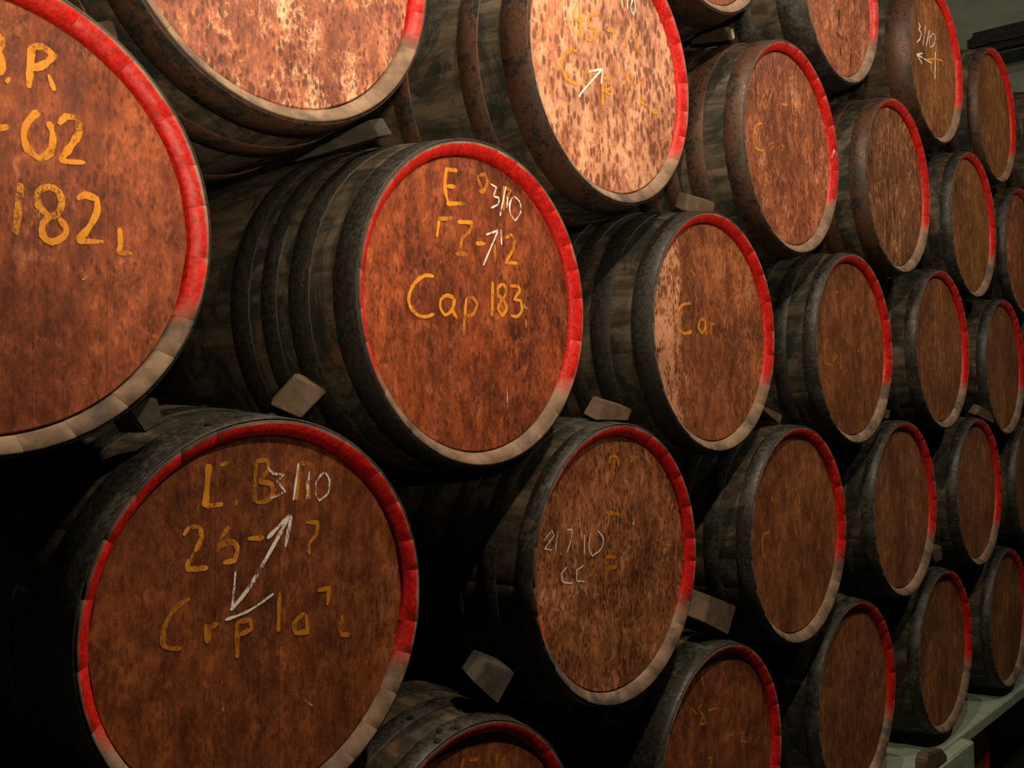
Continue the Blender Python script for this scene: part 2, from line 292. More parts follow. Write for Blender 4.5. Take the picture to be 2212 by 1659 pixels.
T={'C':[('paint',0.01,[(-0.0962,0.2878),(-0.1008,0.2468),(-0.0897,0.2117)]),('paint',0.01,[(-0.1007,0.287),(-0.0624,0.291)]),('paint',0.01,[(-0.0963,0.2508),(-0.0693,0.254)]),('paint',0.01,[(-0.0964,0.2123),(-0.0373,0.2219)]),('faint',0.009,[(0.0005,0.2912),(0.01,0.2729),(0.0196,0.2579)]),('faint',0.009,[(0.0005,0.2912),(0.0246,0.299),(0.0342,0.2839),(0.0196,0.2579),(0.0052,0.2587)]),('faint',0.009,[(0.0888,0.2835),(0.0885,0.2253)]),('faint',0.009,[(0.0888,0.2818),(0.1143,0.2776),(0.0988,0.2544)]),('paint',0.008,[(-0.1185,0.173),(-0.1251,0.1355)]),('paint',0.008,[(0.0958,0.1623),(0.1137,0.1734),(0.1265,0.1631),(0.1186,0.1379),(0.0955,0.1059),(0.1366,0.109)]),('faint',0.008,[(-0.1207,0.1742),(-0.0785,0.1838)]),('faint',0.008,[(-0.0627,0.1781),(-0.0164,0.1833),(-0.0235,0.1626),(-0.0468,0.143),(-0.0537,0.1193)]),('faint',0.008,[(-0.0697,0.106),(-0.033,0.1089)]),('faint',0.008,[(0.0581,0.1437),(0.0579,0.0999)]),('paint',0.01,[(-0.0048,0.1371),(0.0263,0.1412)]),('paint',0.01,[(-0.0627,0.1774),(-0.0164,0.1827)]),('paint',0.009,[(-0.1339,0.0492),(-0.1617,0.0478),(-0.1911,0.0277),(-0.2055,0.0017),(-0.2034,-0.0196),(-0.1828,-0.0364),(-0.1576,-0.0391),(-0.134,-0.0311)]),('paint',0.009,[(-0.0744,0.0089),(-0.0968,0.0116),(-0.1144,0.0005),(-0.1145,-0.0185),(-0.1013,-0.0317),(-0.0835,-0.0224),(-0.0722,-0.0022),(-0.0744,0.0089),(-0.0768,-0.0186),(-0.0633,-0.0369)]),('paint',0.009,[(0.0504,0.057),(0.0476,-0.0221)]),('paint',0.009,[(0.0826,0.0552),(0.0676,0.0435),(0.07,0.0269),(0.0875,0.0183),(0.0975,-0.0013),(0.0822,-0.0194),(0.0674,-0.0037),(0.0774,0.014),(0.0926,0.0289),(0.0952,0.0462),(0.0826,0.0552)]),('paint',0.009,[(0.1079,0.0526),(0.1389,0.0539),(0.144,0.044),(0.1231,0.0231),(0.1465,0.0218),(0.1516,-0.0003),(0.1332,-0.0173),(0.1126,-0.0154)]),('paint',0.009,[(-0.0356,0.0107),(-0.0404,-0.0255)]),('faint',0.008,[(-0.0404,-0.0255),(-0.0451,-0.0712)]),('faint',0.008,[(-0.0356,0.0107),(-0.0146,0.0142),(-0.0005,0.0007),(-0.0148,-0.0235),(-0.0357,-0.0284)]),('faint',0.008,[(0.1646,-0.0202),(0.1672,-0.0409)]),('chalk',0.0045,[(0.044,0.2806),(0.0637,0.2757),(0.0537,0.2536),(0.0711,0.2531),(0.071,0.2395),(0.0462,0.2254)]),('chalk',0.0045,[(0.0964,0.2848),(0.0759,0.2114)]),('chalk',0.0045,[(0.1029,0.2619),(0.0987,0.2337)]),('chalk',0.0045,[(0.1193,0.263),(0.109,0.2423),(0.114,0.2189),(0.1294,0.2092),(0.1478,0.2311),(0.1453,0.2551),(0.1245,0.2656)]),('chalk',0.0045,[(0.0189,0.0903),(0.0682,0.1755)]),('chalk',0.0045,[(0.0289,0.1616),(0.0707,0.1776)]),('chalk',0.0045,[(0.0782,0.1804),(0.0806,0.145)]),('chalkfaint',0.003,[(-0.1342,-0.122),(-0.1406,-0.1567)]),('chalkfaint',0.003,[(0.0966,-0.1643),(0.0989,-0.2117),(0.0976,-0.259)]),('chalkfaint',0.003,[(0.165,0.0391),(0.1595,0.0073),(0.1861,0.0007)]),('chalkfaint',0.003,[(-0.0966,0.1058),(-0.1121,0.0896),(-0.1152,0.0702)]),('dark',0.018,[(0.1075,-0.0244),(0.1176,-0.0476),(0.1355,-0.0705)]),('dark',0.018,[(0.1126,-0.024),(0.1382,-0.0497),(0.1381,-0.0669)])],'D':[('paint',0.013,[(-0.1188,0.2829),(-0.1253,0.208)]),('paint',0.01,[(-0.1253,0.2092),(-0.0908,0.2107)]),('paint',0.01,[(-0.0971,0.2795),(-0.0796,0.284)]),('paint',0.01,[(-0.0657,0.2115),(-0.0627,0.2106)]),('paint',0.01,[(-0.1666,0.1622),(-0.1558,0.1762)]),('paint',0.01,[(-0.1363,0.1746),(-0.132,0.1565),(-0.1444,0.1324)]),('paint',0.01,[(-0.1593,0.1016),(-0.1552,0.1036),(-0.1188,0.1018)]),('paint',0.01,[(-0.1567,0.1212),(-0.1593,0.1016)]),('paint',0.01,[(-0.0788,0.1709),(-0.0962,0.1479)]),('paint',0.01,[(-0.099,0.1379),(-0.0756,0.1434),(-0.0607,0.1315),(-0.0665,0.1086),(-0.0901,0.1074)]),('paint',0.01,[(-0.0396,0.1451),(-0.0056,0.1432)]),('faint',0.01,[(-0.1558,0.1762),(-0.1363,0.1746)]),('faint',0.01,[(-0.1444,0.1324),(-0.1525,0.1158)]),('faint',0.01,[(-0.0962,0.1479),(-0.1018,0.128)]),('faint',0.01,[(-0.0236,0.2846),(-0.0263,0.2102)]),('faint',0.01,[(-0.0236,0.2846),(-0.0002,0.2851),(0.0031,0.2675),(-0.0187,0.247)]),('faint',0.01,[(-0.0187,0.247),(0.0096,0.2402),(0.0129,0.2211),(-0.006,0.2088),(-0.0247,0.2101)]),('faint',0.01,[(0.0715,0.2756),(0.0651,0.2068)]),('faint',0.01,[(0.0715,0.2756),(0.0986,0.2746),(0.109,0.2573),(0.0919,0.2441)]),('faint',0.01,[(0.0885,0.2415),(0.0955,0.2076)]),('faint',0.009,[(0.0875,0.1636),(0.1149,0.1613),(0.1115,0.1392),(0.0945,0.1212),(0.0962,0.1016)]),('faint',0.01,[(-0.1531,0.0543),(-0.1775,0.0429),(-0.196,0.0212),(-0.2036,-0.0118),(-0.193,-0.0234),(-0.1688,-0.0289)]),('faint',0.01,[(-0.122,0.0044),(-0.1203,-0.0287)]),('faint',0.01,[(-0.0992,0.0033),(-0.1191,-0.0037),(-0.1161,-0.027)]),('faint',0.01,[(-0.061,-0.0002),(-0.0605,-0.0651)]),('faint',0.01,[(-0.058,-0.0007),(-0.0338,-0.0019),(-0.0307,-0.0181),(-0.0548,-0.0246)]),('faint',0.01,[(0.0286,0.0396),(0.0258,-0.0328)]),('faint',0.01,[(0.0848,-0.0067),(0.0616,-0.0223),(0.065,-0.042),(0.0918,-0.0437),(0.0882,-0.01)]),('faint',0.01,[(0.1154,0.0306),(0.1433,0.0325),(0.1382,-0.0007)]),('faint',0.01,[(0.1757,-0.0262),(0.1685,-0.045),(0.1722,-0.0628),(0.194,-0.0664)]),('chalk',0.0045,[(0.0015,0.2729),(0.0127,0.2603),(0.0369,0.2578),(0.0224,0.2449),(0.0403,0.2249),(0.0082,0.2146)]),('chalk',0.0045,[(0.0698,0.2771),(0.0585,0.2073)]),('chalk',0.0045,[(0.0952,0.2607),(0.0887,0.208)]),('chalk',0.0045,[(-0.0649,0.089),(-0.0718,0.0212)]),('chalk',0.0045,[(-0.0849,0.0064),(-0.0358,0.0158),(0.0155,0.039)]),('chalk',0.0045,[(0.1285,0.2565),(0.1111,0.2403),(0.1112,0.215),(0.1182,0.2033),(0.1392,0.2161),(0.1426,0.2416),(0.132,0.2563)]),('chalk',0.0075,[(0.052,0.1816),(0.0071,0.1165),(-0.036,0.0578),(-0.0748,0.0216)]),('chalk',0.0075,[(0.052,0.1816),(0.0007,0.1413)]),('chalk',0.0075,[(0.0537,0.1801),(0.0408,0.1211)]),('chalkfaint',0.004,[(-0.0912,-0.0977),(-0.0895,-0.1261),(-0.0878,-0.1571)]),('chalkfaint',0.004,[(0.0856,-0.1706),(0.1042,-0.1857)])],'A':[('paint',0.012,[(0.0669,0.2683),(0.0634,0.2016)]),('paint',0.012,[(0.0669,0.2661),(0.0832,0.2708),(0.1,0.2617),(0.0858,0.2439),(0.0673,0.2321)]),('paint',0.012,[(0.0028,0.2676),(0.0171,0.2696),(0.0235,0.2603),(0.0154,0.2447)]),('paint',0.012,[(0.0032,0.2413),(0.0216,0.242),(0.0239,0.2293),(0.022,0.2155),(0.0037,0.1997)]),('paint',0.012,[(0.0028,0.2676),(0.0027,0.1994)]),('paint',0.012,[(0.0779,0.1688),(0.063,0.1495),(0.0568,0.1279),(0.0635,0.1068),(0.0811,0.0956),(0.0963,0.1089),(0.1005,0.135),(0.0935,0.1564)]),('paint',0.012,[(0.1092,0.1554),(0.1204,0.1707),(0.1388,0.1714),(0.1413,0.1509),(0.1278,0.1246),(0.111,0.098)]),('paint',0.012,[(0.0535,0.0532),(0.0472,-0.0259)]),('paint',0.012,[(0.0976,0.0085),(0.0798,0.0239),(0.0795,0.0442),(0.0948,0.0548),(0.1105,0.0496),(0.1152,0.0319),(0.1087,0.0148),(0.0976,0.0085),(0.0867,-0.0038),(0.0869,-0.0219),(0.1003,-0.0304),(0.1181,-0.0199),(0.1225,-0.0055),(0.111,0.0089)]),('paint',0.012,[(0.1391,0.0428),(0.1518,0.052),(0.1708,0.0481),(0.171,0.0268),(0.1571,-0.0012),(0.1399,-0.0235)]),('paint',0.009,[(0.0926,0.2297),(0.1018,0.2067)]),('paint',0.009,[(0.0109,0.1267),(0.0376,0.1359)]),('paint',0.009,[(0.111,0.098),(0.1512,0.1036)]),('paint',0.009,[(0.1399,-0.0235),(0.1823,-0.019)]),('paint',0.009,[(0.2089,0.0074),(0.2105,-0.0224),(0.2056,-0.0339)]),('paint',0.009,[(0.0305,0.2011),(0.0356,0.2102)]),('faint',0.008,[(0.2056,-0.0339),(0.2305,-0.032)]),('chalkfaint',0.003,[(0.1487,-0.0841),(0.1816,-0.0594)]),('chalkfaint',0.003,[(0.0821,0.0152),(0.0837,-0.0253)]),('chalkfaint',0.003,[(0.1664,0.0143),(0.1734,0.0295)])],'E':[('paint',0.011,[(-0.157,0.1151),(-0.1542,0.0894),(-0.1205,0.0921)]),('paint',0.011,[(-0.1294,0.1238),(-0.1259,0.0445)]),('paint',0.011,[(-0.1428,0.0092),(-0.1761,0.0017),(-0.2,-0.0256),(-0.2032,-0.0563),(-0.1768,-0.0755),(-0.1376,-0.0749)]),('paint',0.011,[(-0.0331,-0.0305),(-0.034,-0.1051)]),('paint',0.009,[(-0.0539,0.132),(-0.0891,0.1172),(-0.0925,0.089),(-0.0576,0.0918),(-0.0642,0.0664),(-0.0992,0.0504)]),('paint',0.009,[(-0.0119,0.1035),(0.0281,0.1095)]),('paint',0.009,[(-0.0331,-0.0305),(0.0031,-0.025),(0.0028,-0.0488),(-0.027,-0.0642),(0.0025,-0.0686)]),('paint',0.009,[(0.1592,-0.0174),(0.1442,-0.0541),(0.1768,-0.0545)]),('paint',0.009,[(0.2024,-0.0693),(0.2286,-0.0632)]),('faint',0.009,[(-0.0843,-0.0284),(-0.1095,-0.0389),(-0.1128,-0.0628),(-0.0847,-0.0632)]),('faint',0.009,[(0.0694,0.1379),(0.0756,0.0789)]),('faint',0.009,[(0.1184,0.1363),(0.1325,0.124),(0.1107,0.093),(0.1534,0.0804)]),('faint',0.009,[(0.0747,0.018),(0.074,-0.0388)]),('faint',0.009,[(0.0886,0.0135),(0.1233,-0.0182)]),('faint',0.009,[(0.1344,0.0092),(0.1597,0.0158),(0.1592,-0.0174)]),('faint',0.009,[(-0.0885,0.1677),(-0.0759,0.1601)]),('faint',0.009,[(0.0025,0.1973),(0.0056,0.1784)]),('chalk',0.0055,[(-0.1318,-0.1076),(-0.1286,-0.0973),(-0.0394,-0.0125)]),('chalk',0.0055,[(-0.0938,-0.0309),(-0.0328,-0.0069)]),('chalk',0.0055,[(-0.0329,-0.0088),(-0.0398,-0.0498)]),('chalk',0.004,[(0.0567,0.2149),(0.0598,0.1876)]),('chalk',0.004,[(0.0845,0.2281),(0.084,0.1892)]),('chalk',0.004,[(0.1126,0.229),(0.0981,0.1997),(0.112,0.1815),(0.1229,0.2035),(0.1161,0.226)])],'I':[('paint',0.009,[(-0.1914,0.049),(-0.2324,0.03),(-0.2534,-0.0084),(-0.2343,-0.043),(-0.1784,-0.0413)]),('paint',0.009,[(-0.0458,0.1477),(-0.007,0.1519)]),('faint',0.008,[(-0.1093,0.0002),(-0.1465,-0.0125),(-0.1365,-0.0302),(-0.1096,-0.0123)]),('faint',0.008,[(-0.0663,0.0017),(-0.0739,-0.0751)]),('faint',0.008,[(-0.0663,0.0043),(-0.0335,0.0035),(-0.0616,-0.0225)]),('faint',0.008,[(-0.1573,0.1653),(-0.1893,0.1279),(-0.1746,0.0995),(-0.1482,0.1181),(-0.1791,0.1254)]),('faint',0.008,[(-0.1149,0.181),(-0.1371,0.1406)]),('faint',0.008,[(0.0619,0.1892),(0.0269,0.16),(0.0373,0.1316),(0.0717,0.1344)]),('faint',0.008,[(0.1082,0.1848),(0.1315,0.1799),(0.1188,0.1505),(0.1423,0.1455)]),('faint',0.008,[(0.1043,0.0635),(0.1151,0.0343)]),('faint',0.008,[(0.1519,0.0737),(0.1567,0.0377)]),('faint',0.008,[(-0.1441,0.2679),(-0.1345,0.2357)]),('faint',0.008,[(-0.0362,0.2873),(-0.0263,0.2492)]),('faint',0.008,[(0.0306,0.2848),(0.0642,0.2626)]),('rimwhite',0.01,[(0.3365,0.0651),(0.3107,0.0288)]),('dark',0.004,[(-0.2353,0.2283),(-0.2359,0.0874)]),('dark',0.004,[(0.1888,0.2843),(0.1979,0.1903),(0.2019,-0.0543)])],'F':[('paint',0.01,[(-0.1214,0.0799),(-0.1741,0.0668),(-0.2063,0.0303),(-0.199,0.0011),(-0.1596,-0.0134),(-0.119,-0.0044)]),('paint',0.01,[(-0.043,0.038),(-0.0727,0.0314),(-0.0815,0.0089),(-0.0609,-0.0072),(-0.0392,0.0162),(-0.0431,0.0336),(-0.0355,-0.0101)]),('faint',0.009,[(-0.0089,0.0271),(-0.0096,-0.0085)]),('faint',0.009,[(-0.0089,0.0271),(0.0172,0.0245)]),('faint',0.009,[(0.0144,0.3029),(0.0182,0.2764)]),('faint',0.009,[(0.09,0.2859),(0.1027,0.2416)]),('faint',0.009,[(0.1076,0.0536),(0.1254,0.0273)]),('faint',0.009,[(-0.1155,0.176),(-0.0993,0.1603)])],'G':[('chalk',0.0035,[(-0.2945,0.0849),(-0.264,0.1066),(-0.2557,0.0935),(-0.2919,0.0654),(-0.2643,0.0591)]),('chalk',0.0035,[(-0.2415,0.1028),(-0.2533,0.0438)]),('chalk',0.0035,[(-0.2306,0.0484),(-0.2295,0.0455)]),('chalk',0.0035,[(-0.2072,0.1034),(-0.1839,0.1013),(-0.19,0.0766),(-0.2048,0.0475)]),('chalk',0.0035,[(-0.1727,0.0459),(-0.1715,0.0429)]),('chalk',0.0035,[(-0.1334,0.0858),(-0.137,0.0312)]),('chalk',0.0035,[(-0.208,0.012),(-0.2282,-0.0016),(-0.2227,-0.0219),(-0.1852,-0.0303)]),('chalk',0.0035,[(-0.1373,0.0092),(-0.1672,-0.0018),(-0.1675,-0.0272),(-0.1256,-0.0343)]),('chalk',0.0035,[(-0.1084,0.0872),(-0.118,0.0512),(-0.1029,0.0275),(-0.0654,0.0421),(-0.0556,0.0674),(-0.0805,0.0903)]),('faint',0.011,[(-0.0969,0.0157),(-0.1186,-0.0003),(-0.1157,-0.019),(-0.091,-0.0072)]),('faint',0.011,[(-0.0466,0.0213),(-0.0474,-0.0425)]),('faint',0.011,[(-0.0467,0.0195),(-0.0016,0.0126),(0.0014,-0.0106),(-0.0407,-0.0132)]),('faint',0.011,[(-0.031,0.2586),(-0.0178,0.2772),(0.0083,0.2725),(0.0146,0.2491)]),('faint',0.011,[(0.0619,0.2746),(0.0859,0.2719),(0.0685,0.2587)]),('faint',0.011,[(-0.0453,0.1343),(0.0163,0.1239)]),('faint',0.011,[(-0.0324,0.1371),(-0.0295,0.1142)]),('chalk',0.012,[(0.0765,0.0958),(0.0855,0.0963)]),('dark',0.01,[(0.0838,-0.1177),(0.087,-0.1376),(0.0831,-0.1682)]),('dark',0.01,[(0.0763,-0.1671),(0.0721,-0.2207)]),('dark',0.01,[(0.1128,-0.0314),(0.1137,-0.063)])],'J':[('faint',0.009,[(-0.2072,0.0245),(-0.2399,-0.0095),(-0.2355,-0.0627),(-0.1849,-0.0689)]),('faint',0.009,[(-0.1509,-0.0213),(-0.1651,-0.0545),(-0.1251,-0.031)]),('faint',0.009,[(-0.0915,-0.0185),(-0.1006,-0.0849)]),('faint',0.009,[(0.0058,0.0368),(0.0117,0.0089)]),('faint',0.009,[(0.0765,0.0437),(0.0472,0.0221),(0.0743,-0.0106)]),('faint',0.009,[(0.1269,0.0437),(0.1251,-0.0025)]),('faint',0.009,[(-0.1491,0.2082),(-0.1098,0.2064)]),('faint',0.009,[(-0.0285,0.2196),(-0.0218,0.2147)]),('faint',0.009,[(0.0961,0.174),(0.1019,0.1399)]),('faint',0.009,[(0.039,0.1692),(0.0447,0.1356)])],'L':[('faint',0.009,[(-0.0997,0.3049),(-0.1003,0.2749),(-0.086,0.257)]),('faint',0.009,[(-0.1736,0.1866),(-0.1591,0.2055),(-0.1311,0.1806)]),('faint',0.009,[(-0.1017,0.2039),(-0.1236,0.1938),(-0.0951,0.1686),(-0.1173,0.1476),(-0.0809,0.1428),(-0.0951,0.1686),(-0.1236,0.1938)]),('faint',0.009,[(-0.0654,0.177),(-0.0128,0.1728)]),('faint',0.009,[(-0.0683,0.0379),(-0.0461,0.0321),(-0.0692,-0.0034)]),('faint',0.009,[(-0.1619,0.0623),(-0.1694,0.0385)]),('faint',0.009,[(0.0548,0.0719),(0.0866,0.072)]),('faint',0.009,[(0.1188,0.0642),(0.1515,0.0602),(0.1305,0.0415),(0.1673,0.0244)]),('faint',0.009,[(0.0203,0.2777),(0.0277,0.2607)])],'H':[('faint',0.01,[(-0.0168,0.2874),(-0.025,0.267)]),('faint',0.01,[(0.0931,0.2705),(0.0886,0.2423)]),('faint',0.01,[(-0.0004,0.2775),(0.0287,0.2727)]),('faint',0.01,[(0.1062,0.2377),(0.1196,0.2577)])],'K':[('faint',0.009,[(-0.1867,0.0226),(-0.2322,0.015),(-0.2432,-0.026),(-0.2243,-0.0607)]),('faint',0.009,[(-0.1734,0.1377),(-0.1688,0.1184)]),('faint',0.009,[(-0.1477,0.1361),(-0.1431,0.1143)]),('faint',0.009,[(0.0192,0.1356),(0.0291,0.0951)]),('faint',0.009,[(-0.0595,0.2577),(-0.0655,0.2383)]),('faint',0.009,[(-0.0119,0.0289),(0.009,-0.0124)])],'S':[('chalk',0.007,[(-0.183,0.1476),(-0.1563,0.1387),(-0.1777,0.1177),(-0.1475,0.1122),(-0.1627,0.081),(-0.2047,0.0519)]),('chalk',0.007,[(-0.0861,0.1648),(-0.1298,0.0565)]),('chalk',0.007,[(-0.0374,0.1548),(-0.0879,0.0636)]),('chalk',0.007,[(0.0164,0.1583),(-0.0357,0.1206),(-0.0372,0.093),(-0.0237,0.0795),(0.0284,0.1144),(0.0448,0.1492),(0.0237,0.1605)]),('chalk',0.007,[(-0.0133,0.008),(-0.2076,-0.0054)]),('chalk',0.007,[(-0.1351,0.021),(-0.211,-0.0063)]),('chalk',0.007,[(-0.2076,-0.0066),(-0.1345,-0.0324)]),('chalk',0.012,[(0.0409,0.0779),(0.0263,-0.0561)]),('paint',0.01,[(-0.0911,0.0039),(0.0169,0.0362),(0.136,0.0614),(0.1498,0.0397)]),('paint',0.01,[(-0.005,0.0301),(-0.0289,-0.0161),(-0.0018,-0.0435)])],'O':[('faint',0.009,[(-0.0388,0.2834),(-0.0343,0.2529)]),('faint',0.009,[(-0.0666,0.1919),(-0.0621,0.1615)]),('faint',0.009,[(0.0954,0.2865),(0.0997,0.2459)]),('faint',0.009,[(0.0261,0.1252),(0.049,0.0932)]),('faint',0.009,[(-0.0835,0.0767),(-0.0789,0.0509)])],'T':[('faint',0.012,[(-0.0835,0.1499),(-0.0774,0.1135)]),('faint',0.012,[(0.0712,0.1709),(0.1049,0.1492)]),('faint',0.012,[(-0.077,-0.0145),(-0.0709,-0.0509)]),('faint',0.012,[(-0.0072,0.0226),(-0.0014,-0.0197)])],'P':[('faint',0.012,[(-0.0108,0.2901),(-0.0054,0.2561)]),('faint',0.012,[(-0.1784,0.058),(-0.1523,0.0308)]),('faint',0.012,[(-0.045,0.1935),(-0.0316,0.175)])],'Y':[('faint',0.014,[(0.0362,0.0716),(0.0607,-0.0249)]),('faint',0.014,[(-0.0122,0.263),(-0.006,0.2416)]),('faint',0.014,[(0.179,0.068),(0.1837,0.0218)])],'NN':[('faint',0.01,[(-0.1609,-0.1086),(-0.1526,-0.1385)]),('faint',0.01,[(-0.095,-0.1122),(-0.0813,-0.1327)]),('dark',0.016,[(0.0191,-0.0722),(0.0216,-0.1387)]),('dark',0.016,[(0.0008,-0.1618),(0.0202,-0.177),(0.0915,-0.1731)]),('dark',0.016,[(0.024,-0.2095),(0.0275,-0.2506)]),('dark',0.016,[(0.1324,-0.1913),(0.1186,-0.2765)])],'V':[('faint',0.012,[(0.0136,0.2473),(-0.0053,0.2211)]),('faint',0.012,[(0.0666,0.257),(0.0463,0.2144)])]}
NM = {'paint': 'painted_character', 'faint': 'worn_painted_character', 'chalk': 'chalk_mark', 'chalkfaint': 'chalk_streak', 'rimwhite': 'white_tick', 'dark': 'wood_crack'}
HOOPS = {'std': [(0., .066), (.135, .197), (.235, .285), (.325, .390)], 'three': [(0., .078), (.145, .205), (.37, .43)],
         'wide': [(0., .105), (.20, .27), (.33, .39)], 'low': [(0., .05), (.11, .16), (.22, .27), (.33, .39)]}
def head_bm(rng, R, seams, y0):
    bm = bmesh.new(); pl = bm.faces.layers.float.new('plank')
    xs = [-R]+seams+[R]
    for i in range(len(xs)-1):
        a, b = xs[i]+.0001, xs[i+1]-.0001; tone = rng.random(); dy = rng.uniform(0, .0003); n = max(3, int((b-a)/.012)); rows = []
        bev = .0004
        sx = [a, a+bev]+[a+bev+(b-a-2*bev)*k/n for k in range(1, n)]+[b-bev, b]
        top = []; bot = []
        for q, x in enumerate(sx):
            h = math.sqrt(max(0, R*R-x*x)); yy = y0+dy+(.0003 if q in (0, len(sx)-1) else 0)
            h2 = max(h-.003, 0)
            rows.append([bm.verts.new((x, yy+.003, -h)), bm.verts.new((x, yy, -h2)), bm.verts.new((x, yy, h2)), bm.verts.new((x, yy+.003, h))])
        for q in range(len(rows)-1):
            for k in range(3):
                f = bm.faces.new((rows[q][k], rows[q+1][k], rows[q+1][k+1], rows[q][k+1])); f[pl] = tone
        # edges of the plank go back, so the joint reads as a dark slit
        for r_, s in ((rows[0], 1), (rows[-1], -1)):
            bk = [bm.verts.new((v.co.x, y0+.02, v.co.z)) for v in r_]
            for k in range(3):
                f = bm.faces.new((r_[k], r_[k+1], bk[k+1], bk[k]) if s > 0 else (r_[k+1], r_[k], bk[k], bk[k+1])); f[pl] = tone*.5
    bmesh.ops.recalc_face_normals(bm, faces=bm.faces)
    return bm
def make_barrel(key, pos, rb, style, label, hoops='std', hm='hoop', seams=None, seed=1, rivets=0, rot=None, scale=1., group='barrels stacked on their sides in rows'):
    rng = random.Random(seed)
    root = empty('barrel', (pos[0], pos[1], pos[2]+OFF)); tag(root, label, 'barrel', group)
    stv = ring_angles(rng)
    prof = [(.001, .3585, .0015, .0006)]+[(y, brad(y, rb), .0003, 0) for y in (.012, .06, .13, .2, .28, .38, .5, .65, .8, .92, 1.02, 1.1, 1.2, 1.29)]+[(1.30, .355, .001, 0), (1.30, .30, 0, 0), (1.28, .29, 0, 0), (1.28, .02, 0, 0)]
    bd = obj('stave_body', lathe(rng, prof, stv), M['body'], root)
    pc = [(.014, .3596, .0004, 0), (.0020, .3594, .0006, .0003), (0., .3565, .0007, .0003), (.0185, .3335, .0006, .0002), (.0200, .3320, .0004, 0), (.042, .3315, .0005, 0)]
    ch = obj('barrel_rim', lathe(rng, pc, stv, face_groove=True), M['chime'], root)
    ch['label'] = 'stave ends painted red above, bare grey wood below'
    if seams is None:
        k = rng.choice((5, 6, 6, 7)); seams = [(-.33+.66*(i+rng.uniform(-.16, .16))/k) for i in range(1, k)]
    hd = obj('barrel_head', head_bm(rng, .3292, seams, .0255), M[style], root)
    for i, (a, b) in enumerate(HOOPS[hoops]):
        th = .0032; e = .0012
        r = lambda y: brad(y, rb)+.0004
        a0 = a+(.0035 if a == 0 else 0)
        pr = [(a0, r(a0), 0, 0), (a0, r(a0)+th-e, 0, 0), (a0+e, r(a0)+th, 0, 0), ((a0+b)/2, r((a0+b)/2)+th, 0, 0), (b-e, r(b)+th, 0, 0), (b, r(b)+th-e, 0, 0), (b, r(b), 0, 0)]
        bm = bmesh.new(); n = 120; V = []
        for q in range(n):
            an = 2*PI*q/n; V.append([bm.verts.new(((R+.0006*math.sin(an*5+i))*math.cos(an), y, (R+.0006*math.sin(an*5+i))*math.sin(an))) for (y, R, _, _) in pr])
        for q in range(n):
            for k in range(len(pr)-1):
                f = bm.faces.new((V[q][k], V[q][k+1], V[(q+1) % n][k+1], V[(q+1) % n][k])); f.smooth = True
        hp = obj('hoop', bm, M[hm], root)
        if rivets and i < 2:
            for q in range(2 if i else rivets):
                an = PI*.5+(.13, -.10, .30, .22)[q]+(.1 if i else 0); y = (a+b)/2+(.012 if q % 2 else -.01); bm = bmesh.new()
                bmesh.ops.create_uvsphere(bm, u_segments=14, v_segments=8, radius=.009)
                for v in bm.verts: v.co.z *= .5
                mt = Matrix.Translation(Vector(((r(y)+th)*math.cos(an), y, (r(y)+th)*math.sin(an)))) @ Matrix.Rotation(PI/2-an, 4, 'Y')
                bm.transform(mt); obj('rivet', bm, M['beam'], hp, True)
    # strokes that belong to one character become one thin part
    cl = []
    for i, (kind, w_, pts) in enumerate(T.get(key, [])):
        near = [c for c in cl if c[0] == kind and any((p[0]-q[0])**2+(p[1]-q[1])**2 < .017**2 for _, ps, _ in c[1] for q in dense(ps) for p in dense(pts))]
        new = (kind, [(w_, pts, i)])
        for c in near: new[1].extend(c[1]); cl.remove(c)
        cl.append(new)
    for kind, ls in cl:
        bm = bmesh.new()
        for w_, pts, i in ls:
            y = .0056 if kind == 'rimwhite' else .0249-i*.00002
            ribbon(bm, pts, w_, y, rng, i)
        for f in bm.faces:
            f.normal_update()
            if f.normal.y > 0: f.normal_flip()
        o = obj(NM[kind], bm, M[kind], hd if kind != 'rimwhite' else ch)
    if rot is not None: root.rotation_euler = rot
    root.scale = (scale,)*3
    return root
POS = {'H': [1.5837, 0.036, 0.0128], 'L': [2.6416, 0.0065, 0.0065], 'R': [3.6238, -0.0035, -0.0015], 'W': [4.6356, 0.0018, -0.0071], 'X': [5.6572, 0.0033, -0.0146], 'D': [1.0365, 0.0201, 0.6989], 'G': [2.0871, -0.0116, 0.6808], 'K': [3.1027, -0.0293, 0.6641], 'Q': [4.1205, -0.0139, 0.6754], 'V': [5.1512, -0.006, 0.6845], 'A': [0.5407, 0.0157, 1.3655], 'C': [1.5667, -0.0097, 1.314], 'F': [2.601, -0.0076, 1.3166], 'J': [3.6332, -0.0103, 1.318], 'P': [4.6214, -0.0145, 1.3648], 'U': [5.6567, -0.0036, 1.3223], 'BB': [1.0605, 0.0234, 1.9821], 'E': [2.0883, -0.0022, 1.9887], 'I': [3.1165, -0.0145, 1.9819], 'O': [4.0755, -0.0246, 2.0182], 'T': [5.1295, -0.0091, 2.0114], 'Z': [6.1322, 0.0183, 2.0111], 'M': [2.6165, 0.0137, 2.6804], 'NN': [3.596, 0.0086, 2.7074], 'S': [4.643, -0.003, 2.6909], 'Y': [5.663, 0.0161, 2.6922], 'AA': [6.67, 0.0, 2.7], 'AB': [6.16, 0.0, 0.68], 'AD': [6.67, 0, 1.33], 'AE': [6.67, 0, 0.0], 'A0': [0.566, 0, 0.0]}
